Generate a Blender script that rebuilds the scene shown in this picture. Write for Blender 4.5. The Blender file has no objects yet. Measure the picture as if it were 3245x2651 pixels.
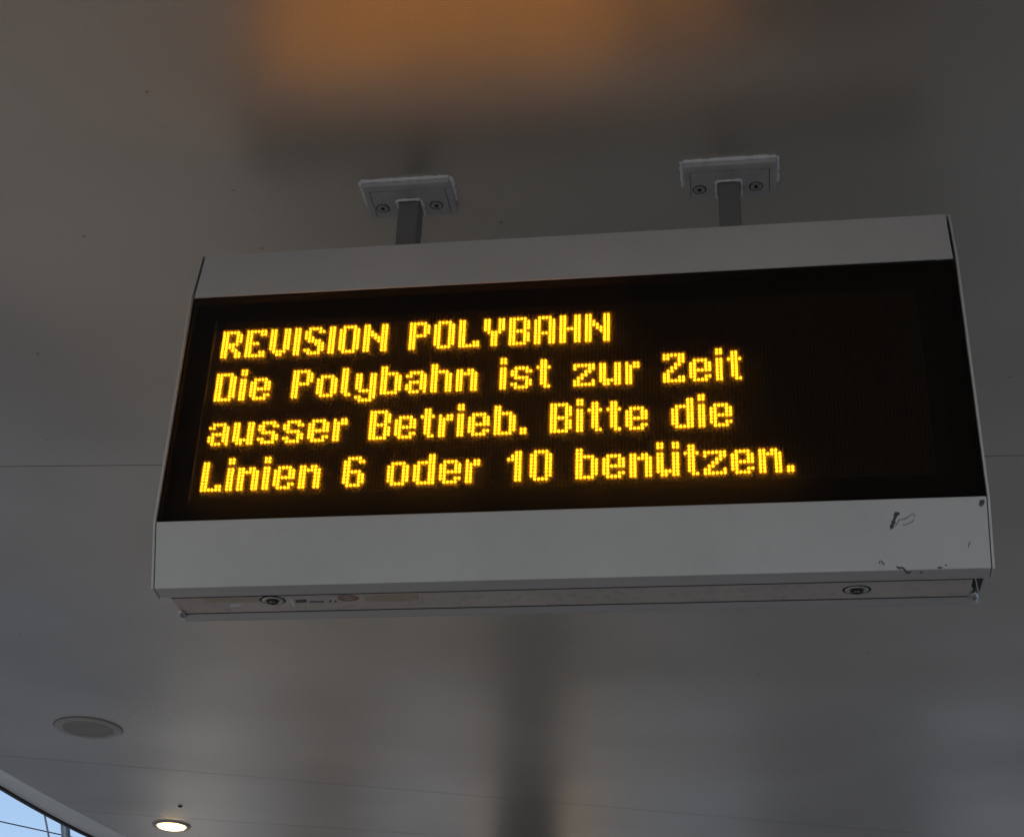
import bpy, bmesh, math, random
from mathutils import Vector, Matrix
random.seed(7)
SC = bpy.context.scene
COL = SC.collection

# ------------------------------------------------------------------ camera
# the LED grid (6 mm pitch) fixes the camera: rows = right, down, forward in (x, down, depth)
RR = ((0.98969535, -0.03467963, 0.13892603),
      (-0.03912947, 0.86779508, 0.49537923),
      (-0.13773889, -0.49571062, 0.85749576))
FPX, CX, CY = 4831.2, 1622.5, 1325.5
X0, ZROW = 0.577, 3.0                       # world x of LED column 0 is -X0, world z of LED row 0
def w(v): return Vector((v[0], v[2], -v[1]))
CAM = Vector((0.83575752 - X0, -2.08503969, ZROW - 1.39638765))
RIGHT, DOWN, FWD = w(RR[0]), w(RR[1]), w(RR[2])
cd = bpy.data.cameras.new('camera'); cam = bpy.data.objects.new('camera', cd); COL.objects.link(cam)
m = Matrix((RIGHT, -DOWN, -FWD)).transposed().to_4x4(); m.translation = CAM
cam.matrix_world = m
cd.sensor_fit = 'HORIZONTAL'; cd.sensor_width = 36.0; cd.lens = 36.0 * FPX / 3245.0
cd.clip_start = 0.05; cd.clip_end = 2000
SC.camera = cam

# ------------------------------------------------------------------ sky, sun, exposure
SUN_EL, SUN_AZ = math.radians(55), math.radians(205)
wd = bpy.data.worlds.new('World'); SC.world = wd; wd.use_nodes = True
nt = wd.node_tree; nt.nodes.clear()
sky = nt.nodes.new('ShaderNodeTexSky'); sky.sky_type = 'NISHITA'; sky.sun_disc = False
sky.sun_elevation = SUN_EL; sky.sun_rotation = SUN_AZ
sky.air_density = 1.0; sky.dust_density = 2.2; sky.ozone_density = 1.2
bg = nt.nodes.new('ShaderNodeBackground'); bg.inputs['Strength'].default_value = 0.15
wo = nt.nodes.new('ShaderNodeOutputWorld')
nt.links.new(sky.outputs[0], bg.inputs[0]); nt.links.new(bg.outputs[0], wo.inputs[0])
sl = bpy.data.lights.new('sun', 'SUN'); sl.energy = 0.5; sl.angle = math.radians(20); sl.color = (1, .97, .93)
so = bpy.data.objects.new('sun', sl); COL.objects.link(so)
sd = Vector((math.sin(SUN_AZ) * math.cos(SUN_EL), math.cos(SUN_AZ) * math.cos(SUN_EL), math.sin(SUN_EL)))
so.rotation_euler = sd.to_track_quat('Z', 'Y').to_euler(); so.location = (0, 0, 30)
SC.view_settings.view_transform = 'Standard'; SC.view_settings.look = 'None'
SC.view_settings.exposure = 0.45; SC.view_settings.gamma = 1.0
SC.render.engine = 'CYCLES'
SC.cycles.use_denoising = True
SC.cycles.max_bounces = 8; SC.cycles.transparent_max_bounces = 16

# ------------------------------------------------------------------ pixel helpers (photo pixel -> direction -> surface it lies on)
def ray(u, v): return (RIGHT * ((u - CX) / FPX) + DOWN * ((v - CY) / FPX) + FWD)
def on_z(u, v, z):
    d = ray(u, v); return CAM + d * ((z - CAM.z) / d.z)
def on_y(u, v, y):
    d = ray(u, v); return CAM + d * ((y - CAM.y) / d.y)
def on_plane(u, v, p, n):
    d = ray(u, v); return CAM + d * ((p - CAM).dot(n) / d.dot(n))

# ------------------------------------------------------------------ materials
def mat(name):
    mt = bpy.data.materials.new(name); mt.use_nodes = True
    return mt, mt.node_tree, mt.node_tree.nodes['Principled BSDF']
def paint(name, col, rough=.45, var=.08, scale=6, bump=0, bscale=60, metal=0, spec=.5, dirt=0):
    mt, t, p = mat(name)
    p.inputs['Roughness'].default_value = rough; p.inputs['Metallic'].default_value = metal
    p.inputs['Specular IOR Level'].default_value = spec
    tc = t.nodes.new('ShaderNodeTexCoord')
    nz = t.nodes.new('ShaderNodeTexNoise'); nz.inputs['Scale'].default_value = scale; nz.inputs['Detail'].default_value = 6
    t.links.new(tc.outputs['Object'], nz.inputs['Vector'])
    mp = t.nodes.new('ShaderNodeMapRange'); mp.inputs[1].default_value = .2; mp.inputs[2].default_value = .8; mp.interpolation_type = 'SMOOTHSTEP'
    mp.inputs[3].default_value = 1 - var; mp.inputs[4].default_value = 1 + var
    t.links.new(nz.outputs['Fac'], mp.inputs[0])
    mx = t.nodes.new('ShaderNodeMix'); mx.data_type = 'RGBA'; mx.blend_type = 'MULTIPLY'; mx.inputs[0].default_value = 1
    mx.inputs[6].default_value = (*col, 1); t.links.new(mp.outputs[0], mx.inputs[7])
    out = mx.outputs[2]
    if dirt:
        n2 = t.nodes.new('ShaderNodeTexNoise'); n2.inputs['Scale'].default_value = scale * 7; n2.inputs['Detail'].default_value = 8
        t.links.new(tc.outputs['Object'], n2.inputs['Vector'])
        r2 = t.nodes.new('ShaderNodeMapRange'); r2.inputs[1].default_value = .52; r2.inputs[2].default_value = .75
        r2.inputs[3].default_value = 0; r2.inputs[4].default_value = dirt
        t.links.new(n2.outputs['Fac'], r2.inputs[0])
        m2 = t.nodes.new('ShaderNodeMix'); m2.data_type = 'RGBA'
        t.links.new(r2.outputs[0], m2.inputs[0]); t.links.new(out, m2.inputs[6])
        m2.inputs[7].default_value = (.10, .08, .06, 1); out = m2.outputs[2]
    t.links.new(out, p.inputs['Base Color'])
    if bump:
        bz = t.nodes.new('ShaderNodeTexNoise'); bz.inputs['Scale'].default_value = bscale; bz.inputs['Detail'].default_value = 4
        t.links.new(tc.outputs['Object'], bz.inputs['Vector'])
        bp = t.nodes.new('ShaderNodeBump'); bp.inputs['Strength'].default_value = bump; bp.inputs['Distance'].default_value = .002
        t.links.new(bz.outputs['Fac'], bp.inputs['Height']); t.links.new(bp.outputs[0], p.inputs['Normal'])
    return mt

def ceiling_paint():
    mt, t, p = mat('ceiling_paint')
    p.inputs['Specular IOR Level'].default_value = .55
    tc = t.nodes.new('ShaderNodeTexCoord')
    def noise(scale, det=4, vec=None):
        n = t.nodes.new('ShaderNodeTexNoise'); n.inputs['Scale'].default_value = scale; n.inputs['Detail'].default_value = det
        t.links.new(vec or tc.outputs['Object'], n.inputs['Vector']); return n
    def rng(src, a, b, c, d):
        r = t.nodes.new('ShaderNodeMapRange'); r.inputs[1].default_value = a; r.inputs[2].default_value = b
        r.inputs[3].default_value = c; r.inputs[4].default_value = d; r.interpolation_type = 'SMOOTHSTEP'; t.links.new(src, r.inputs[0]); return r.outputs[0]
    base = rng(noise(1.3, 2).outputs['Fac'], .1, .9, .84, 1.12)
    fine = rng(noise(420, 3).outputs['Fac'], .3, .7, .93, 1.07)
    mu = t.nodes.new('ShaderNodeMath'); mu.operation = 'MULTIPLY'; t.links.new(base, mu.inputs[0]); t.links.new(fine, mu.inputs[1])
    mx = t.nodes.new('ShaderNodeMix'); mx.data_type = 'RGBA'; mx.blend_type = 'MULTIPLY'; mx.inputs[0].default_value = 1
    mx.inputs[6].default_value = (.63, .59, .515, 1); t.links.new(mu.outputs[0], mx.inputs[7])
    # fly specks: small dark dots, only in scattered cells
    vo = t.nodes.new('ShaderNodeTexVoronoi'); vo.inputs['Scale'].default_value = 15; vo.inputs['Randomness'].default_value = 1
    t.links.new(tc.outputs['Object'], vo.inputs['Vector'])
    sz = t.nodes.new('ShaderNodeSeparateColor'); t.links.new(vo.outputs['Color'], sz.inputs[0])
    rad = rng(sz.outputs[0], .55, 1.0, 0.0, .085)
    lt = t.nodes.new('ShaderNodeMath'); lt.operation = 'SUBTRACT'; t.links.new(rad, lt.inputs[0]); t.links.new(vo.outputs['Distance'], lt.inputs[1])
    sp = rng(lt.outputs[0], 0, .03, 0, .42)
    m2 = t.nodes.new('ShaderNodeMix'); m2.data_type = 'RGBA'; t.links.new(sp, m2.inputs[0])
    t.links.new(mx.outputs[2], m2.inputs[6]); m2.inputs[7].default_value = (.07, .055, .04, 1)
    t.links.new(m2.outputs[2], p.inputs['Base Color'])
    p.inputs['Roughness'].default_value = .345; p.inputs['Metallic'].default_value = .62      # silver-flake lacquer
    # the sheet is not perfectly flat: long shallow waves
    mp = t.nodes.new('ShaderNodeMapping'); mp.inputs['Scale'].default_value = (.7, 1.6, 1)
    t.links.new(tc.outputs['Object'], mp.inputs[0])
    wv = noise(1.1, 0, mp.outputs[0])
    bp = t.nodes.new('ShaderNodeBump'); bp.inputs['Strength'].default_value = .8; bp.inputs['Distance'].default_value = .018
    t.links.new(wv.outputs['Fac'], bp.inputs['Height'])
    b2 = t.nodes.new('ShaderNodeBump'); b2.inputs['Strength'].default_value = .10; b2.inputs['Distance'].default_value = .001
    t.links.new(noise(350, 2).outputs['Fac'], b2.inputs['Height']); t.links.new(bp.outputs[0], b2.inputs['Normal'])
    t.links.new(b2.outputs[0], p.inputs['Normal'])
    return mt

def emit(name, col, strength):
    mt = bpy.data.materials.new(name); mt.use_nodes = True; t = mt.node_tree; t.nodes.clear()
    e = t.nodes.new('ShaderNodeEmission'); e.inputs[0].default_value = (*col, 1); e.inputs[1].default_value = strength
    o = t.nodes.new('ShaderNodeOutputMaterial'); t.links.new(e.outputs[0], o.inputs[0]); return mt, t, e

LED_GAIN = 12.0
M = {}
M['ceiling'] = ceiling_paint()
M['case'] = paint('grey_powder_coat', (.59, .585, .565), .42, .06, 4, .06, 900, dirt=.04)
M['case_dark'] = paint('case_edge', (.16, .16, .16), .5, .1, 40)
M['tray'] = paint('tray_aluminium', (.64, .59, .53), .42, .08, 9, .05, 700, dirt=.25)
M['void'] = paint('dark_inside', (.022, .015, .010), .8, .1, 20)
M['board'] = paint('led_board', (.034, .021, .011), .55, .2, 60)
M['led_off'] = paint('led_off_epoxy', (.20, .122, .042), .45, .15, 300)
M['bracket'] = paint('bracket_paint', (.52, .51, .49), .45, .08, 30, .15, 300, dirt=.2)
M['post'] = paint('post_paint', (.20, .195, .185), .5, .05, 20)
M['sealant'] = paint('white_sealant', (.90, .90, .88), .5, .04, 60, .4, 260)
M['screw'] = paint('steel', (.42, .40, .37), .35, .1, 80, metal=.8)
M['black'] = paint('black_rubber', (.015, .013, .012), .5, .1, 50)
M['lockring'] = paint('lock_chrome', (.62, .60, .57), .25, .06, 60, metal=.9)
M['trim'] = paint('edge_trim', (.018, .019, .021), .45, .15, 30)
M['band'] = paint('edge_band_paint', (.78, .82, .80), .45, .05, 4, .08, 300)
M['grille'] = paint('speaker_grille', (.38, .365, .335), .6, .08, 300, .5, 900)
M['ring'] = paint('white_ring', (.47, .45, .41), .4, .05, 30)
M['roof'] = paint('roof_sheet', (.25, .25, .25), .6, .1, 2)
M['mast'] = paint('mast_steel', (.055, .075, .085), .35, .15, 10, metal=.3)
M['wire'] = paint('wire', (.03, .035, .04), .5, .05, 10)
M['ground'] = paint('asphalt', (.10, .105, .112), .5, .25, .6, .3, 40)
M['paving'] = paint('concrete_paving', (.23, .185, .135), .7, .15, 1.2, .3, 60)
M['column'] = paint('brown_column', (.055, .041, .032), .5, .15, 4)
M['facade'] = paint('plaster', (.33, .365, .415), .8, .08, .5)
M['plinth'] = paint('stone_plinth', (.16, .15, .14), .8, .12, 1)
M['pale'] = paint('pale_stone', (.72, .69, .63), .8, .06, 2)
M['frame'] = paint('window_frame', (.20, .18, .16), .5, .08, 4)
M['glass_dark'] = paint('window_glass', (.03, .035, .04), .08, .1, .4)
M['paper'] = paint('label_paper', (.62, .60, .55), .6, .08, 200)
M['tape'] = paint('old_tape', (.50, .43, .31), .4, .1, 60)
M['stamp'] = paint('red_stamp', (.38, .22, .17), .6, .2, 300)
M['ink'] = paint('worn_ink', (.12, .11, .10), .6, .2, 200)
M['shop'] = emit('shop_light', (1.0, .66, .26), .5)[0]
M['lamp'] = emit('lamp_light', (1.0, .70, .34), 3.2)[0]

mt, t, e = emit('led_lit', (1.0, .37, .008), LED_GAIN)
at = t.nodes.new('ShaderNodeAttribute'); at.attribute_name = 'gain'
mm = t.nodes.new('ShaderNodeMath'); mm.operation = 'MULTIPLY'; mm.inputs[1].default_value = LED_GAIN
t.links.new(at.outputs['Fac'], mm.inputs[0]); t.links.new(mm.outputs[0], e.inputs[1]); M['led_lit'] = mt

# tinted acrylic cover in front of the LEDs
HALO = .24  # share of LED light the added film spreads into a halo
mt = bpy.data.materials.new('cover_acrylic'); mt.use_nodes = True; t = mt.node_tree; t.nodes.clear()
tr = t.nodes.new('ShaderNodeBsdfTransparent'); tr.inputs[0].default_value = (.62, .61, .60, 1)
gl = t.nodes.new('ShaderNodeBsdfGlossy'); gl.inputs['Roughness'].default_value = .12
fr = t.nodes.new('ShaderNodeFresnel'); fr.inputs['IOR'].default_value = 1.45
fm = t.nodes.new('ShaderNodeMath'); fm.operation = 'MULTIPLY'; fm.inputs[1].default_value = .35
m2 = t.nodes.new('ShaderNodeMixShader'); o = t.nodes.new('ShaderNodeOutputMaterial')
t.links.new(fr.outputs[0], fm.inputs[0]); t.links.new(fm.outputs[0], m2.inputs[0])
t.links.new(tr.outputs[0], m2.inputs[1]); t.links.new(gl.outputs[0], m2.inputs[2]); t.links.new(m2.outputs[0], o.inputs[0])
M['acrylic'] = mt
# added film before the LED tips, blurs their light into a bloom-like halo
mt = bpy.data.materials.new('halo_film'); mt.use_nodes = True; t = mt.node_tree; t.nodes.clear()
tr = t.nodes.new('ShaderNodeBsdfTransparent'); tr.inputs[0].default_value = (.98, .97, .96, 1)
rf = t.nodes.new('ShaderNodeBsdfRefraction'); rf.inputs['IOR'].default_value = 1.35; rf.inputs['Roughness'].default_value = .75
m1 = t.nodes.new('ShaderNodeMixShader'); m1.inputs[0].default_value = HALO; o = t.nodes.new('ShaderNodeOutputMaterial')
t.links.new(tr.outputs[0], m1.inputs[1]); t.links.new(rf.outputs[0], m1.inputs[2]); t.links.new(m1.outputs[0], o.inputs[0])
M['film'] = mt

# worn marker: broken, dry strokes
def dry(name, col, lo, hi, scale):
    mt, t, p = mat(name); p.inputs['Base Color'].default_value = (*col, 1); p.inputs['Roughness'].default_value = .6
    tc = t.nodes.new('ShaderNodeTexCoord'); nz = t.nodes.new('ShaderNodeTexNoise'); nz.inputs['Scale'].default_value = scale; nz.inputs['Detail'].default_value = 6
    t.links.new(tc.outputs['Object'], nz.inputs['Vector'])
    r = t.nodes.new('ShaderNodeMapRange'); r.inputs[1].default_value = lo; r.inputs[2].default_value = hi
    t.links.new(nz.outputs['Fac'], r.inputs[0]); t.links.new(r.outputs[0], p.inputs['Alpha']); return mt
M['scuff'] = dry('scuff_dark', (.055, .057, .057), .12, .52, 200)
M['scuff_light'] = dry('scuff_faint', (.40, .405, .405), .25, .70, 200)

# ------------------------------------------------------------------ mesh helpers
def link(name, bm, material, parent=None, smooth=False, recalc=True):
    if recalc: bmesh.ops.recalc_face_normals(bm, faces=bm.faces[:])
    me = bpy.data.meshes.new(name); bm.to_mesh(me); bm.free()
    if material: me.materials.append(M[material])
    if smooth:
        for f in me.polygons: f.use_smooth = True
    ob = bpy.data.objects.new(name, me); COL.objects.link(ob)
    if parent:
        ob.parent = parent
        if parent.type == 'EMPTY': ob.matrix_parent_inverse = Matrix.Translation(parent.location).inverted()
    return ob
def thing(name, loc, label, cat, group=None):
    o = bpy.data.objects.new(name, None); COL.objects.link(o); o.location = loc
    o.empty_display_size = .1; o['label'] = label; o['category'] = cat
    if group: o['group'] = group
    return o
def tag(o, label, cat, group=None):
    o['label'] = label; o['category'] = cat
    if group: o['group'] = group
    return o
def struct(name, bm, material, parent=None):
    o = link(name, bm, material, parent); o['kind'] = 'structure'; return o
def add_box(bm, lo, hi, bev=0, seg=2):
    r = bmesh.ops.create_cube(bm, size=1)
    vs = r['verts']
    for v in vs:
        v.co = Vector([lo[i] + (v.co[i] + .5) * (hi[i] - lo[i]) for i in range(3)])
    if bev:
        es = list({e for v in vs for e in v.link_edges})
        bmesh.ops.bevel(bm, geom=es, offset=bev, segments=seg, affect='EDGES', profile=.5)
def box(lo, hi, bev=0, seg=2):
    bm = bmesh.new(); add_box(bm, lo, hi, bev, seg); return bm
def prism_x(prof, x0, x1, bev=0):
    """closed (y,z) profile swept along x"""
    bm = bmesh.new()
    a = [bm.verts.new((x0, y, z)) for y, z in prof]; b = [bm.verts.new((x1, y, z)) for y, z in prof]
    bm.faces.new(a); bm.faces.new(b[::-1])
    n = len(prof)
    for i in range(n): bm.faces.new((a[i], a[(i + 1) % n], b[(i + 1) % n], b[i]))
    bmesh.ops.recalc_face_normals(bm, faces=bm.faces[:])
    if bev: bmesh.ops.bevel(bm, geom=bm.edges[:], offset=bev, segments=2, affect='EDGES', profile=.5)
    return bm
def sheet(line, th, inward):
    """thin folded sheet: (y,z) polyline offset by th towards the (y,z) point 'inward'"""
    pts = [Vector(p) for p in line]; off = []
    for i, p in enumerate(pts):
        ns = []
        for a, b in ((i - 1, i), (i, i + 1)):
            if a >= 0 and b < len(pts):
                d = (pts[b] - pts[a]).normalized(); n = Vector((-d.y, d.x))
                if n.dot(Vector(inward) - p) < 0: n = -n
                ns.append(n)
        n = sum(ns, Vector((0, 0))).normalized()
        off.append(p + n * th / max(.4, n.dot(ns[0])))
    return [tuple(p) for p in pts] + [tuple(p) for p in off[::-1]]
def lathe(prof, c, axis='z', seg=32, bm=None):
    """(r,h) profile turned about an axis through c; h runs along -z (down) or -y (to the viewer)"""
    bm = bm or bmesh.new(); rings = []
    for r, h in prof:
        if r < 1e-6:
            rings.append([bm.verts.new((c[0], c[1], c[2] - h) if axis == 'z' else (c[0], c[1] - h, c[2]))]); continue
        ring = []
        for k in range(seg):
            a = 2 * math.pi * k / seg
            if axis == 'z': ring.append(bm.verts.new((c[0] + r * math.cos(a), c[1] + r * math.sin(a), c[2] - h)))
            else: ring.append(bm.verts.new((c[0] + r * math.cos(a), c[1] - h, c[2] + r * math.sin(a))))
        rings.append(ring)
    for A, B in zip(rings, rings[1:]):
        for k in range(seg):
            if len(A) == 1 and len(B) == 1: continue
            if len(A) == 1: bm.faces.new((A[0], B[k], B[(k + 1) % seg]))
            elif len(B) == 1: bm.faces.new((A[k], A[(k + 1) % seg], B[0]))
            else: bm.faces.new((A[k], A[(k + 1) % seg], B[(k + 1) % seg], B[k]))
    return bm
def tube(pts, r, seg=12, bm=None):
    bm = bm or bmesh.new(); rings = []
    pts = [Vector(p) for p in pts]
    for i, p in enumerate(pts):
        d = (pts[min(i + 1, len(pts) - 1)] - pts[max(i - 1, 0)]).normalized()
        a = d.cross(Vector((0, 0, 1)) if abs(d.z) < .9 else Vector((1, 0, 0))).normalized(); b = d.cross(a)
        rr = r[i] if isinstance(r, (list, tuple)) else r
        rings.append([bm.verts.new(p + (a * math.cos(2 * math.pi * k / seg) + b * math.sin(2 * math.pi * k / seg)) * rr) for k in range(seg)])
    for A, B in zip(rings, rings[1:]):
        for k in range(seg): bm.faces.new((A[k], A[(k + 1) % seg], B[(k + 1) % seg], B[k]))
    bm.faces.new(rings[0]); bm.faces.new(rings[-1][::-1]); return bm

# ------------------------------------------------------------------ ground
ZC = 3.319                                   # underside of the canopy
struct('ground', box((-300, -300, -.5), (300, 300, 0)), 'ground')
struct('pavement', box((-3.6, -9, -.2), (2.6, 10.5, .12), .01), 'paving')

# ------------------------------------------------------------------ canopy
EDGE = [(-5.2, -2.62), (-3.0, -2.72), (0.0, -2.765), (2.5, -2.765), (3.30, -2.752), (3.727, -2.737), (4.128, -2.708), (4.519, -2.653),
        (5.2, -2.50), (6.0, -2.24), (7.0, -1.75), (8.0, -1.05), (8.9, -.1)]
def interp(tab, y):
    if y <= tab[0][0]: return tab[0][1]
    for (a, b), (c, d) in zip(tab, tab[1:]):
        if y <= c: return b + (d - b) * (y - a) / (c - a)
    return tab[-1][1]
RISE = .085                                   # the edge band turns up towards the rim
_k = (ZC + RISE - CAM.z) / (ZC - CAM.z)
EDGE = [((y - CAM.y) * _k + CAM.y, (x - CAM.x) * _k + CAM.x) for y, x in EDGE]
INNER = [(-5.4, -2.53), (-3.0, -2.61), (0.0, -2.66), (2.5, -2.665), (3.1, -2.655), (3.493, -2.631), (3.842, -2.59), (4.112, -2.555), (4.519, -2.49),
         (5.2, -2.34), (6.0, -2.08), (7.0, -1.60), (8.0, -.92), (9.4, .5)]
def smooth_edge(y): return sum(interp(EDGE, y + k * .12) for k in (-2, -1, 0, 1, 2)) / 5
def inner(y): return sum(interp(INNER, y + k * .12) for k in (-2, -1, 0, 1, 2)) / 5
XR = 1.95; YN = -5.0
SEAMS = [(-5.0, 0, 0), (-1.25, -.18, 0), (1.098, .052, 0), (3.612 + .3286 * 1.633, .3286, 0), (4.281 + .269 * 1.83, .269, 0), (6.6, .22, 0), (8.9, 0, 0)]
def seam_y(i, x): a, s, _ = SEAMS[i]; return a + s * x
canopy = thing('canopy', (.8, 1.5, ZC), 'pale painted flat canopy soffit with dark edge trim over the stop', 'canopy')
for i in range(len(SEAMS) - 1):
    bm = bmesh.new(); NX, NY, g = 26, 10, .0016
    grid = []
    for r in range(NY + 1):
        row = []; f = r / NY
        def yat(x):
            a, b = seam_y(i, x) + g, seam_y(i + 1, x) - g
            return a + (b - a) * f
        xl = -2.6
        for _ in range(6): xl = inner(yat(xl)) + .001
        for c in range(NX + 1):
            x = xl + (XR - .12 - xl) * (c / NX); row.append(bm.verts.new((x, yat(x), ZC)))
        grid.append(row)
    for r in range(NY):
        for c in range(NX): bm.faces.new((grid[r][c], grid[r + 1][c], grid[r + 1][c + 1], grid[r][c + 1]))
    rr = bmesh.ops.extrude_face_region(bm, geom=bm.faces[:])
    for v in rr['geom']:
        if isinstance(v, bmesh.types.BMVert): v.co.z += .012
    link('ceiling_panel', bm, 'ceiling', canopy)
ys = [YN + k * .15 for k in range(int(13.9 / .15) + 1)]
def strip(fa, za, fb, zb, ys):
    bm = bmesh.new(); A = [bm.verts.new((fa(y), y, za)) for y in ys]; B = [bm.verts.new((fb(y), y, zb)) for y in ys]
    for k in range(len(ys) - 1): bm.faces.new((A[k], A[k + 1], B[k + 1], B[k]))
    return bm
link('edge_band', strip(inner, ZC, lambda y: smooth_edge(y) + .004, ZC + RISE, ys), 'band', canopy)
bm = bmesh.new()
loop = [(-.004, -.012), (.014, -.012), (.014, .10), (-.004, .10)]
rings = [[bm.verts.new((smooth_edge(y) + a, y, ZC + RISE + b)) for a, b in loop] for y in ys]
for A, B in zip(rings, rings[1:]):
    for k in range(4): bm.faces.new((A[k], A[(k + 1) % 4], B[(k + 1) % 4], B[k]))
link('edge_trim', bm, 'trim', canopy)
bm = bmesh.new()                               # roof sheet closing the void above the panels
vs = [bm.verts.new((smooth_edge(y) + .006, y, ZC + .12)) for y in ys] + [bm.verts.new((XR, ys[-1], ZC + .12)), bm.verts.new((XR, ys[0], ZC + .12))]
f = bm.faces.new(vs); rr = bmesh.ops.extrude_face_region(bm, geom=[f])
for v in rr['geom']:
    if isinstance(v, bmesh.types.BMVert): v.co.z += .10
link('roof_sheet', bm, 'roof', canopy)
link('edge_trim', box((XR - .12, YN, ZC - .005), (XR, 8.9, ZC + .118)), 'trim', canopy)
link('edge_trim', box((-2.62, YN - .02, ZC - .005), (XR, YN, ZC + .118)), 'trim', canopy)
link('edge_trim', box((-.1, 8.9, ZC - .005), (XR, 8.92, ZC + .118)), 'trim', canopy)

# loudspeaker and lamp let into the ceiling
spk = thing('ceiling_speaker', (-2.067, 2.998, ZC), 'round flush ceiling loudspeaker with grey grille', 'loudspeaker')
link('gap_ring', lathe([(.1240, -.010), (.1240, .0008), (.1205, .0012), (.1205, -.010)], spk.location, seg=56), 'black', spk)
link('rim', lathe([(.1215, .0012), (.119, .005), (.094, .006), (.091, .003), (.091, -.004)], spk.location, seg=56), 'ring', spk, True)
link('grille', lathe([(.092, .0026), (.05, .0036), (0, .004)], spk.location, seg=56), 'grille', spk, True)
lamp = thing('ceiling_lamp', (-2.208, 4.322, ZC), 'lit round ceiling lamp glowing warm white near the canopy edge', 'lamp')
link('trim_ring', lathe([(.084, -.002), (.083, .004), (.066, .006), (.063, .004), (.063, -.02)], lamp.location, seg=48), 'ring', lamp, True)
link('diffuser', lathe([(.0628, .004), (.058, .010), (.04, .015), (0, .017)], lamp.location, seg=48), 'lamp', lamp, True)
sc_ = tag(link('ceiling_screw', lathe([(.010, .0005), (.009, .004), (.005, .006), (0, .006)], (-2.066, 4.018, ZC), seg=14), 'black', None, True),
          'tiny dark screw head in the ceiling beside the lit lamp', 'screw')

# ------------------------------------------------------------------ LED display sign
YC = .082                                     # middle of the double-sided case
HW = .634                                     # half length
P0, P1, P2, P3, P4 = (-.006, 3.160), (-.0245, 3.0585), (-.0205, 2.6345), (.014, 2.5355), (.0455, 2.533)
sign = thing('information_display', (0, YC, 2.53), 'grey hanging LED display board showing amber dot-matrix service notice', 'display')
mir = lambda p: (2 * YC - p[0], p[1])
link('upper_panel', prism_x(sheet([P0, P1], .003, (.05, 3.12)), -HW + .003, HW - .003, .0006), 'case', sign)
lower = link('lower_panel', prism_x(sheet([P2, P3, P4], .003, (.05, 2.60)), -HW, HW, .0009), 'case', sign)
link('rear_shell', prism_x(sheet([(P0[0] + .001, P0[1] - .0005), (.012, 3.166), (.152, 3.166), mir(P0), mir(P1), mir(P2), mir(P3)], .003, (.082, 2.85)), -HW, HW, .0006), 'case', sign)
link('rear_rail', prism_x([(.1165, 2.533), (.1395, 2.533), (.1420, 2.536), (.1420, 2.552), (.1165, 2.552)], -.624, .6205, .0012), 'case', sign)
link('inner_liner', prism_x([(.0125, 3.15), (.150, 3.15), (.150, 2.56), (.020, 2.56)], -.617, .610), 'void', sign)
# underside tray with joints either side
TZ = 2.5335
tray = link('service_tray', prism_x([(.0515, TZ), (.0515, TZ + .008), (.1105, TZ + .008), (.1105, TZ), (.1000, TZ), (.0985, TZ + .0012), (.0965, TZ)], -.6195, .6120, .0006), 'tray', sign)
for sx in (-1, 1):
    prof = [P0, (-.0262, 3.0585), (-.0222, 2.6345), (.0125, 2.534), (.0455, 2.531), (.0455, 2.556)] + [mir(p) for p in ((.0125, 2.556), (-.0222, 2.6345), (-.0262, 3.0585), P0)]
    x = sx * (HW + .0012)
    link('end_cap', prism_x(prof, min(x, x + sx * .0035), max(x, x + sx * .0035), .0008), 'case', sign)
    bm = tube([(sx * .6175, .098, TZ), (sx * .620, .108, TZ - .002), (sx * .6215, .119, TZ - .002)], [.004, .006, .0045], 12)
    link('tray_end_clip', bm, 'screw', sign, True)
for ya, yb in ((.0457, .0513), (.1107, .1163)):  # black strips laid in the open joints to stand for their shade
    link('joint_shade', box((-.6185, ya, 2.5345), (.611, yb, 2.540)), 'black', sign)
# screen: glass, dark surround, LED board
link('screen_surround', (lambda bm: [add_box(bm, *b) for b in (
    ((-HW, .0030, 3.0255), (HW, .010, 3.0565)), ((-HW, .0030, 2.6365), (HW, .010, 2.6785)),
    ((-HW, .0030, 2.6785), (-.597, .010, 3.0255)), ((.5975, .0030, 2.6785), (HW, .010, 3.0255)),
    ((-HW, -.0172, 3.0566), (HW, .010, 3.0600)), ((-HW, -.0172, 2.6330), (HW, .010, 2.6364)), ((-HW, -.0172, 2.6366), (-HW + .002, .0028, 3.0564)), ((HW - .002, -.0172, 2.6366), (HW, .0028, 3.0564)))] and bm)(bmesh.new()), 'void', sign)
link('cover_glass', box((-HW + .0005, -.0198, 2.6375), (HW - .0005, -.0176, 3.0555)), 'acrylic', sign)
link('halo_film', box((-HW + .002, -.0064, 2.640), (HW - .002, -.0062, 3.053)), 'film', sign)
board = link('led_board', box((-.5965, .0031, 2.679), (.597, .0095, 3.025)), 'board', sign)
for x in (-.5945,):
    link('board_rail', box((x - .0006, -.0015, 2.681), (x + .0006, .003, 3.023)), 'screw', board)

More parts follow.
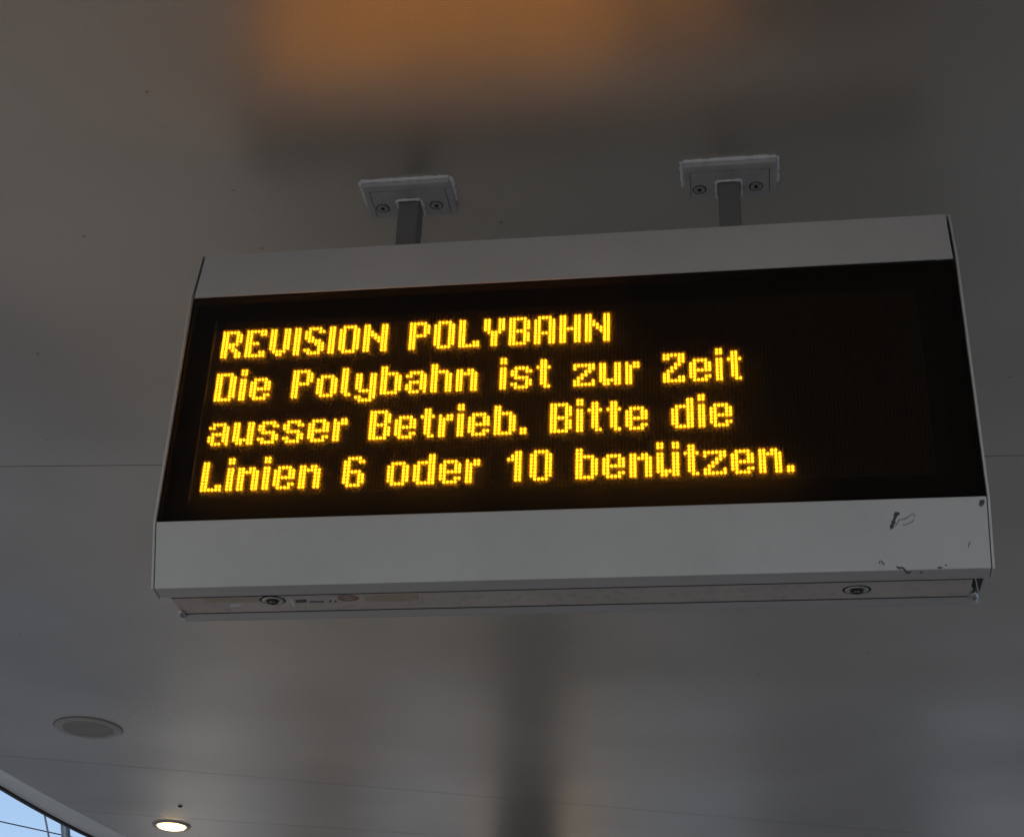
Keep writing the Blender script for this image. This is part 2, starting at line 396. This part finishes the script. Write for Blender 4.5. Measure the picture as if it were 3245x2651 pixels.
FONT = {
 'R': "#####. ##..## ##..## ##..## #####. ####.. ##.##. ##..## ##..##",
 'E': "###### ##..## ## ## ####.. ## ## ##..## ######",
 'V': "##..## ##..## ##..## ##..## ##..## ##..## ##..## .####. ..##..",
 'I': "## ## ## ## ## ## ## ## ##",
 'S': ".####. ##..## ## ### .####. ...### ....## ##..## .####.",
 'O': ".####. ##..## ##..## ##..## ##..## ##..## ##..## ##..## .####.",
 'N': "##...## ##...## ###..## ####.## ##.#### ##..### ##...## ##...## ##...##",
 'P': "#####. ##..## ##..## ##..## #####. ## ## ## ##",
 'L': "## ## ## ## ## ## ## ##..## ######",
 'Y': "##..## ##..## ##..## ##..## .####. ..##.. ..##.. ..##.. ..##..",
 'B': "#####. ##..## ##..## ##..## #####. ##..## ##..## ##..## #####.",
 'A': ".####. ##..## ##..## ##..## ##..## ###### ##..## ##..## ##..##",
 'H': "##..## ##..## ##..## ##..## ###### ##..## ##..## ##..## ##..##",
 'D': "#####. ##..## ##..## ##..## ##..## ##..## ##..## ##..## #####.",
 'Z': "###### ##..## ....## ...##. ..##.. .##... ##.... ##..## ######",
 'e': "- - .####. ##..## ##..## ###### ##.... ##..## .####.",
 'o': "- - .####. ##..## ##..## ##..## ##..## ##..## .####.",
 'l': "##. ##. ##. ##. ##. ##. ##. ##. .##",
 'y': "- - ##..## ##..## ##..## ##..## ##..## .##### ....## ##..## .####.",
 'b': "##.... ##.... #####. ##..## ##..## ##..## ##..## ##..## #####.",
 'a': "- - .####. ##..## ....## .##### ##..## ##..## .###.#",
 'h': "##.... ##.... #####. ##..## ##..## ##..## ##..## ##..## ##..##",
 'n': "- - ##.##. ###### ##..## ##..## ##..## ##..## ##..##",
 's': "- - .####. ##..## ##.... .####. ....## ##..## .####.",
 't': ".##. .##. #### .##. .##. .##. .##. .##. ..##",
 'z': "- - ###### #...## ...##. ..##.. .##... ##...# ######",
 'u': "- - ##..## ##..## ##..## ##..## ##..## ###### .##.##",
 'r': "- - #.## #### ##.. ##.. ##.. ##.. ##..",
 'd': "....## ....## .##### ##..## ##..## ##..## ##..## ##..## .#####",
 '6': ".####. ##..## ##.... ##.... #####. ##..## ##..## ##..## .####.",
 '1': "...##. ..###. .####. ...##. ...##. ...##. ...##. ...##. ...##.",
 '.': "- - - - - - - ## ##",
}
FONT['0'] = FONT['O']; FONT['i'] = "## - ## ## ## ## ## ## ##"; FONT['ü'] = "##..## - " + " ".join(FONT['u'].split()[2:])
TEXT = ["REVISION POLYBAHN", "Die Polybahn ist zur Zeit", "ausser Betrieb. Bitte die", "Linien 6 oder 10 benützen."]
PITCH = .006
def dome(r, h, seg):
    vs = [(r, 0), (r * .97, h * .35), (r * .72, h * .78), (0, h)]
    co = []; fa = []
    for k, (a, b) in enumerate(vs[:-1]):
        for s in range(seg):
            q = 2 * math.pi * (s + .5 * (k % 2)) / seg; co.append((a * math.cos(q), -b, a * math.sin(q)))
    co.append((0, -h, 0))
    for k in range(len(vs) - 2):
        for s in range(seg): fa.append((k * seg + s, k * seg + (s + 1) % seg, (k + 1) * seg + (s + 1) % seg, (k + 1) * seg + s))
    b = (len(vs) - 2) * seg
    for s in range(seg): fa.append((b + s, b + (s + 1) % seg, len(co) - 1))
    return co, fa
def dots_mesh(name, cells, r, h, seg, gain=False):
    dc, df = dome(r, h, seg); V = []; F = []; G = []
    for c, rw in cells:
        o = len(V); cx, cz = c * PITCH - X0, ZROW - rw * PITCH
        V += [(cx + a, .003 + b, cz + d) for a, b, d in dc]; F += [tuple(o + i for i in f) for f in df]
        G += [random.uniform(.88, 1.12)] * len(dc)
    me = bpy.data.meshes.new(name); me.from_pydata(V, [], F); me.update()
    bmx = bmesh.new(); bmx.from_mesh(me); bmesh.ops.recalc_face_normals(bmx, faces=bmx.faces[:]); bmx.to_mesh(me); bmx.free()
    for f in me.polygons: f.use_smooth = True
    if gain:
        a = me.attributes.new('gain', 'FLOAT', 'POINT'); a.data.foreach_set('value', G)
    return me
lit = set()
for li, line in enumerate(TEXT):
    cx = 0
    for ch in line:
        if ch == ' ': cx += 5; continue
        rows = FONT[ch].split(); top = 0
        if ch in 'iü': rows = [rows[0], rows[0], '-'] + rows[2:]; top = -1
        cells = []; wid = max(len(r) for r in rows)
        for k, r in enumerate(rows):
            for q, s in enumerate(r):
                if s == '#': cells.append((cx + q, li * 14 + top + k))
        lit.update(cells)
        nm = 'digit' if ch.isdigit() else 'full_stop' if ch == '.' else 'letter'
        ob = bpy.data.objects.new(nm, dots_mesh(nm, cells, .00218, .0027, 10, True)); COL.objects.link(ob)
        ob.data.materials.append(M['led_lit']); ob.parent = board
        cx += wid + 1
off = [(c, r) for r in range(-3, 53) for c in range(0, 192) if (c, r) not in lit]
ob = bpy.data.objects.new('unlit_led_grid', dots_mesh('unlit_led_grid', off, .0024, .0028, 8)); COL.objects.link(ob)
ob.data.materials.append(M['led_off']); ob.parent = board; ob['kind'] = 'stuff'

# locks, stickers and marks under the case
def lock(u, v, turn):
    p = on_z(u, v, TZ); p.z = TZ
    bm = bmesh.new()
    lathe([(.0135, -.002), (.0135, .0012), (.0115, .0024), (.0085, .0012), (.0085, -.002)], (0, 0, 0), seg=32, bm=bm)
    for q in bm.verts: q.co.x *= 1.3
    bmesh.ops.translate(bm, verts=bm.verts[:], vec=p)
    lk = link('lock', bm, 'lockring', sign, True)
    bm = lathe([(.0165, -.001), (.0165, .0004), (.0128, .0006), (.0128, -.001)], (0, 0, 0), seg=32)  # black ring round the lock
    for q in bm.verts: q.co.x *= 1.3
    bmesh.ops.translate(bm, verts=bm.verts[:], vec=p); link('black_ring', bm, 'black', lk)
    link('barrel', lathe([(.0088, .0008), (.0088, .004), (.0075, .0046), (.0058, .0046), (.0058, .001)], p, seg=26), 'black', lk, True)
    link('keyway', lathe([(.0055, .0028), (.0045, .0038), (0, .0040)], p, seg=20), 'lockring', lk, True)
    link('key_slot', box((p.x - .0006, p.y - .0032, p.z - .0048), (p.x + .0006, p.y + .0032, p.z - .0036)), 'black', lk)
lock(864, 1901, 0); lock(2715, 1867.5, 1)
def flat(name, pts, material, parent, th=.0006, z=TZ):
    """thin sticker on the tray: photo pixels on the tray plane"""
    bm = bmesh.new(); vs = []
    for u, v in pts:
        p = on_z(u, v, z); vs.append(bm.verts.new((p.x, min(max(p.y, .0520), .0920), z)))
    f = bm.faces.new(vs); rr = bmesh.ops.extrude_face_region(bm, geom=[f])
    for q in rr['geom']:
        if isinstance(q, bmesh.types.BMVert): q.co.z -= th
    return link(name, bm, material, parent)
def cz(ox, oy, s, pts): return [(ox + a / s, oy + b / s) for a, b in pts]
lab = flat('sticker', cz(800, 1840, 3.5417, [(425, 175), (955, 165), (962, 245), (480, 262)]), 'paper', tray)
flat('sticker_print', cz(800, 1840, 3.5417, [(480, 212), (605, 206), (612, 238), (490, 243)]), 'ink', lab, .0003, TZ - .0007)
flat('sticker_print', cz(800, 1840, 3.5417, [(640, 226), (800, 224), (805, 238), (645, 238)]), 'ink', lab, .0003, TZ - .0007)
for a in (860, 920):
    flat('sticker_print', cz(800, 1840, 3.5417, [(a, 214), (a + 22, 216), (a + 28, 230), (a + 4, 242)]), 'ink', lab, .0003, TZ - .0007)
flat('peeled_corner', cz(800, 1840, 3.5417, [(418, 205), (440, 200), (488, 280), (462, 288)]), 'sealant', lab, .0008, TZ - .0009)
c_ = on_z(800 + 1070 / 3.5417, 1840 + 190 / 3.5417, TZ)
def oval(name, cx, cy, rx, ry, r_in, material, par, z):
    bm = bmesh.new(); n = 28
    A = [bm.verts.new((cx + rx * math.cos(6.2832 * k / n), cy + ry * math.sin(6.2832 * k / n), z)) for k in range(n)]
    B = [bm.verts.new((cx + rx * r_in * math.cos(6.2832 * k / n), cy + ry * r_in * math.sin(6.2832 * k / n), z)) for k in range(n)]
    for k in range(n): bm.faces.new((A[k], A[(k + 1) % n], B[(k + 1) % n], B[k]))
    return link(name, bm, material, par)
st = oval('inspection_seal', c_.x, c_.y, .0185, .012, .62, 'stamp', tray, TZ - .0006)
bm = bmesh.new()
for k in range(5): add_box(bm, (c_.x - .009 + k * .004, c_.y - .003, TZ - .0007), (c_.x - .0068 + k * .004, c_.y + .003, TZ - .0004))
link('seal_print', bm, 'stamp', st)
flat('tape_strip', cz(800, 1840, 3.5417, [(1250, 165), (1860, 140), (1870, 210), (1650, 232), (1270, 222)]), 'tape', tray, .0004)
flat('tape_strip', cz(440, 1750, 2.2135, [(440, 318), (840, 312), (845, 345), (470, 350)]), 'tape', tray, .0004)
flat('paint_chip', cz(440, 1750, 2.2135, [(642, 362), (715, 358), (720, 372), (640, 382)]), 'sealant', tray, .0006)

# marker strokes and scuffs on the lower panel
pn0 = Vector((0, P2[0], P2[1])); tang = Vector((0, P3[0] - P2[0], P3[1] - P2[1])).normalized()
pn = Vector((0, tang.z, -tang.y)); pn = -pn if pn.dot(CAM - pn0) < 0 else pn
def stroke(pts, wpx, material):
    bm = bmesh.new(); pts = [Vector((2700 + a / 3.899, 1580 + b / 3.899)) for a, b in pts]
    fine = []
    for a, b in zip(pts, pts[1:]):
        n = max(2, int((b - a).length / 4))
        fine += [a + (b - a) * k / n for k in range(n)]
    fine.append(pts[-1]); L = []; R_ = []
    for k, p in enumerate(fine):
        d = (fine[min(k + 1, len(fine) - 1)] - fine[max(k - 1, 0)]).normalized(); n = Vector((-d.y, d.x))
        q = wpx * .5 * random.uniform(.6, 1.3) * (1 if 0 < k < len(fine) - 1 else .45)
        for lst, s in ((L, 1), (R_, -1)):
            e = p + n * s * q; lst.append(bm.verts.new(on_plane(e.x, e.y, pn0, pn) + pn * .00012))
    for k in range(len(fine) - 1): bm.faces.new((L[k], L[k + 1], R_[k + 1], R_[k]))
    return link('scuff_mark', bm, material, lower)
stroke([(478, 378), (510, 290), (545, 185), (590, 182)], 14, 'scuff')
stroke([(500, 350), (550, 315), (580, 260), (660, 245), (720, 205), (750, 175), (775, 215), (745, 280), (690, 310), (620, 325)], 6, 'scuff_light')
stroke([(330, 800), (350, 760), (380, 785), (400, 825)], 4, 'scuff')
stroke([(335, 805), (375, 795)], 3, 'scuff_light')
stroke([(545, 830), (580, 855), (630, 850), (660, 890), (690, 915), (735, 900)], 7, 'scuff')
stroke([(835, 910), (875, 905)], 7, 'scuff'); stroke([(1055, 850), (1125, 848)], 6, 'scuff'); stroke([(1150, 812), (1170, 828)], 6, 'scuff')
stroke([(1440, 600), (1443, 565), (1460, 540), (1445, 528)], 4, 'scuff')
stroke([(1590, 15), (1600, 60), (1590, 88)], 16, 'scuff'); stroke([(1565, 75), (1620, 90)], 8, 'scuff_light'); stroke([(1610, 10), (1630, 50)], 9, 'scuff')

# hangers: square posts, ceiling plates, sealant
for k, px in enumerate((-.291, .283)):
    ZP = ZC - .0115
    post = link('hanger_post', box((px - .019, YC - .020, 3.16), (px + .019, YC + .020, ZP - .0008), .003), 'post', sign)
    yn, yf = YC - .068, YC + .028                # plate sits forward of the post
    bm = bmesh.new()
    add_box(bm, (px - .078, yn, ZP), (px + .082, yn + .019, ZC - .0006), .003)
    add_box(bm, (px - .078, yn + .0192, ZP + .0005), (px - .0672, yf - .004, ZC - .0006), .002)
    add_box(bm, (px + .0712, yn + .0192, ZP + .0005), (px + .082, yf - .004, ZC - .0006), .002)
    fr_ = link('ceiling_bracket', bm, 'bracket', sign)
    plate = link('mounting_plate', box((px - .0665, yn + .0205, ZP + .001), (px + .0705, yf, ZC - .0008), .0012), 'bracket', sign)
    for q in (-.0515, .0475):
        c = (px + q, YC - .002, ZP + .001)
        s = link('screw', lathe([(.0105, -.001), (.0105, .0006), (.0092, .0018), (.0040, .0012), (.0032, -.0008), (0, -.0008)], c, seg=28), 'screw', plate, True)
        link('countersink', lathe([(.0122, .0001), (.0122, .0006), (.0106, .0007), (.0106, .0001)], c, seg=28), 'black', s)
        link('hex_socket', lathe([(.0040, .0014), (0, .0014)], c, seg=6), 'black', s)
    # sealant bead round the head of the post and along the bracket edges
    def bead(name, path, r, par):
        fine = []
        for a, b in zip(path, path[1:]):
            a, b = Vector(a), Vector(b); n = max(2, int((b - a).length / .006))
            fine += [a.lerp(b, i / n) for i in range(n)]
        fine.append(Vector(path[-1]))
        link(name, tube(fine, [r * random.uniform(.6, 1.5) for _ in fine], 8), 'sealant', par, True)
    zb = ZP + .0008
    bead('sealant_bead', [(px - .0215, YC + .024, zb), (px - .0218, YC - .019, zb), (px - .019, YC - .0225, zb), (px + .019, YC - .0225, zb), (px + .0218, YC - .019, zb), (px + .0215, YC + .024, zb)], .0028, post)
    bead('sealant_bead', [(px - .080, yn + .07, ZC - .001), (px - .0805, yn - .001, ZC - .001)], .0035, fr_)
    bead('sealant_bead', [(px - .078, yn - .0018, ZC - .0012), (px + .082, yn - .0018, ZC - .0012)], .0034, fr_)
    bead('sealant_bead', [(px + .0845, yn - .001, ZC - .001), (px + .084, yn + .066, ZC - .001)], .0036, fr_)

# ------------------------------------------------------------------ beyond the canopy edge
def slanted(name, u, v, u2, v2, dist, rad, zlo, zhi, label, cat):
    """rod whose image runs through the two photo pixels, in the vertical plane 'dist' metres deep"""
    a, b = on_y(u, v, dist), on_y(u2, v2, dist); d = (b - a) / (b.z - a.z)
    lo, hi = a + d * (zlo - a.z), a + d * (zhi - a.z)
    bm = tube([lo, hi], rad, 20)
    lathe([(rad * 2.6, -.02), (rad * 2.6, 0), (rad * 1.0, .0)], lo, seg=20, bm=bm)
    return tag(link(name, bm, 'mast', None, True), label, cat)
slanted('stay_pole', 206.5, 2616, 209.0, 2651, 6.4, .026, 0, 6.5, 'thick dark slanted steel pole standing outside the canopy edge', 'pole')
slanted('stay_rod', 141, 2579, 155, 2651, 6.4, .0055, 0, 6.5, 'thin slanted steel rod against the sky outside the canopy edge', 'rod')
a, b = on_z(0, 2601, 6.2), on_z(197, 2644, 6.2); d = (b - a)
pts = []
for k in range(41):
    s = -30 + k * 1.5; p = a + d * s; pts.append(p)
tag(link('overhead_wire', tube(pts, .0075, 6), 'wire'), 'thin dark overhead wire crossing the pale sky', 'wire')

# column whose blurred mirror image runs up the glossy ceiling
c = on_z(1668, 2651, 1.2)
dirv = Vector((c.x - CAM.x, c.y - CAM.y, 0)).normalized() * (1 if c.z > -9 else 1)
r_ = ray(1672, 2560); dirv = Vector((r_.x, r_.y, 0)).normalized()
cp = Vector((CAM.x, CAM.y, 0)) + dirv * 7.9
colm = thing('canopy_column', (cp.x, cp.y, .12), 'dark brown round column carrying the canopy, mirrored in the ceiling', 'column')
link('shaft', lathe([(.17, -(ZC - .122)), (.17, -.02), (.17, 0)], (cp.x, cp.y, .12), seg=32), 'column', colm, True)
link('collar', lathe([(.20, -.05), (.20, -.001), (.16, -.001)], (cp.x, cp.y, .12), seg=32), 'trim', colm, True)

# station house behind the canopy end, seen only as blurred reflections in the ceiling
BX0, BX1, BY = -4.4, 4.6, 10.6
house = thing('station_house', (2, BY, 0), 'grey station house with lit window mirrored in the glossy ceiling', 'house')
link('wall', box((BX0, BY, .3), (BX1, BY + 7, 6.2)), 'facade', house)
link('plinth', box((BX0 - .03, BY - .06, 0), (BX1 + .03, BY + 7, .3)), 'plinth', house)
link('cornice', box((BX0 - .2, BY - .25, 6.2), (BX1 + .2, BY + 7.2, 6.45)), 'plinth', house)
link('streak_pilaster', box((BX0 - .34, BY - .10, .3), (BX0 + .30, BY - .002, 6.19)), 'pale', house)  # unseen pale strip, added for a bright streak in the ceiling reflection
dr = link('streak_door', box((-3.62, BY - .05, .3), (-2.92, BY - .002, 2.5), .01), 'column', house)  # unseen dark panel, added for a dark streak in the ceiling reflection
link('handle', tube([(-3.0, BY - .09, 1.2), (-3.0, BY - .09, 1.5)], .012, 10), 'screw', dr)
for x0, wdt, z, h, litw in ((-1.98, 1.12, 1.75, 1.2, True), (.4, 1.4, 1.3, 1.7, False), (2.7, 1.4, 1.3, 1.7, False),
                            (-1.98, 1.12, 4.2, 1.3, False), (.4, 1.4, 4.2, 1.3, False), (2.7, 1.4, 4.2, 1.3, False)):
    bm = bmesh.new()
    for q in (((x0, BY - .05, z), (x0 + .07, BY - .003, z + h)), ((x0 + wdt - .07, BY - .05, z), (x0 + wdt, BY - .003, z + h)),
              ((x0 + .07, BY - .05, z), (x0 + wdt - .07, BY - .003, z + .07)), ((x0 + .07, BY - .05, z + h - .07), (x0 + wdt - .07, BY - .003, z + h)),
              ((x0 + wdt * .5 - .04, BY - .05, z + .07), (x0 + wdt * .5 + .04, BY - .003, z + h - .07))): add_box(bm, *q)
    win = link('window', bm, 'frame', house)
    for a in (x0 + .07, x0 + wdt * .5 + .04):
        link('pane', box((a, BY - .025, z + .07), (a + wdt * .5 - .11, BY - .012, z + h - .07)), 'shop' if litw else 'glass_dark', win)
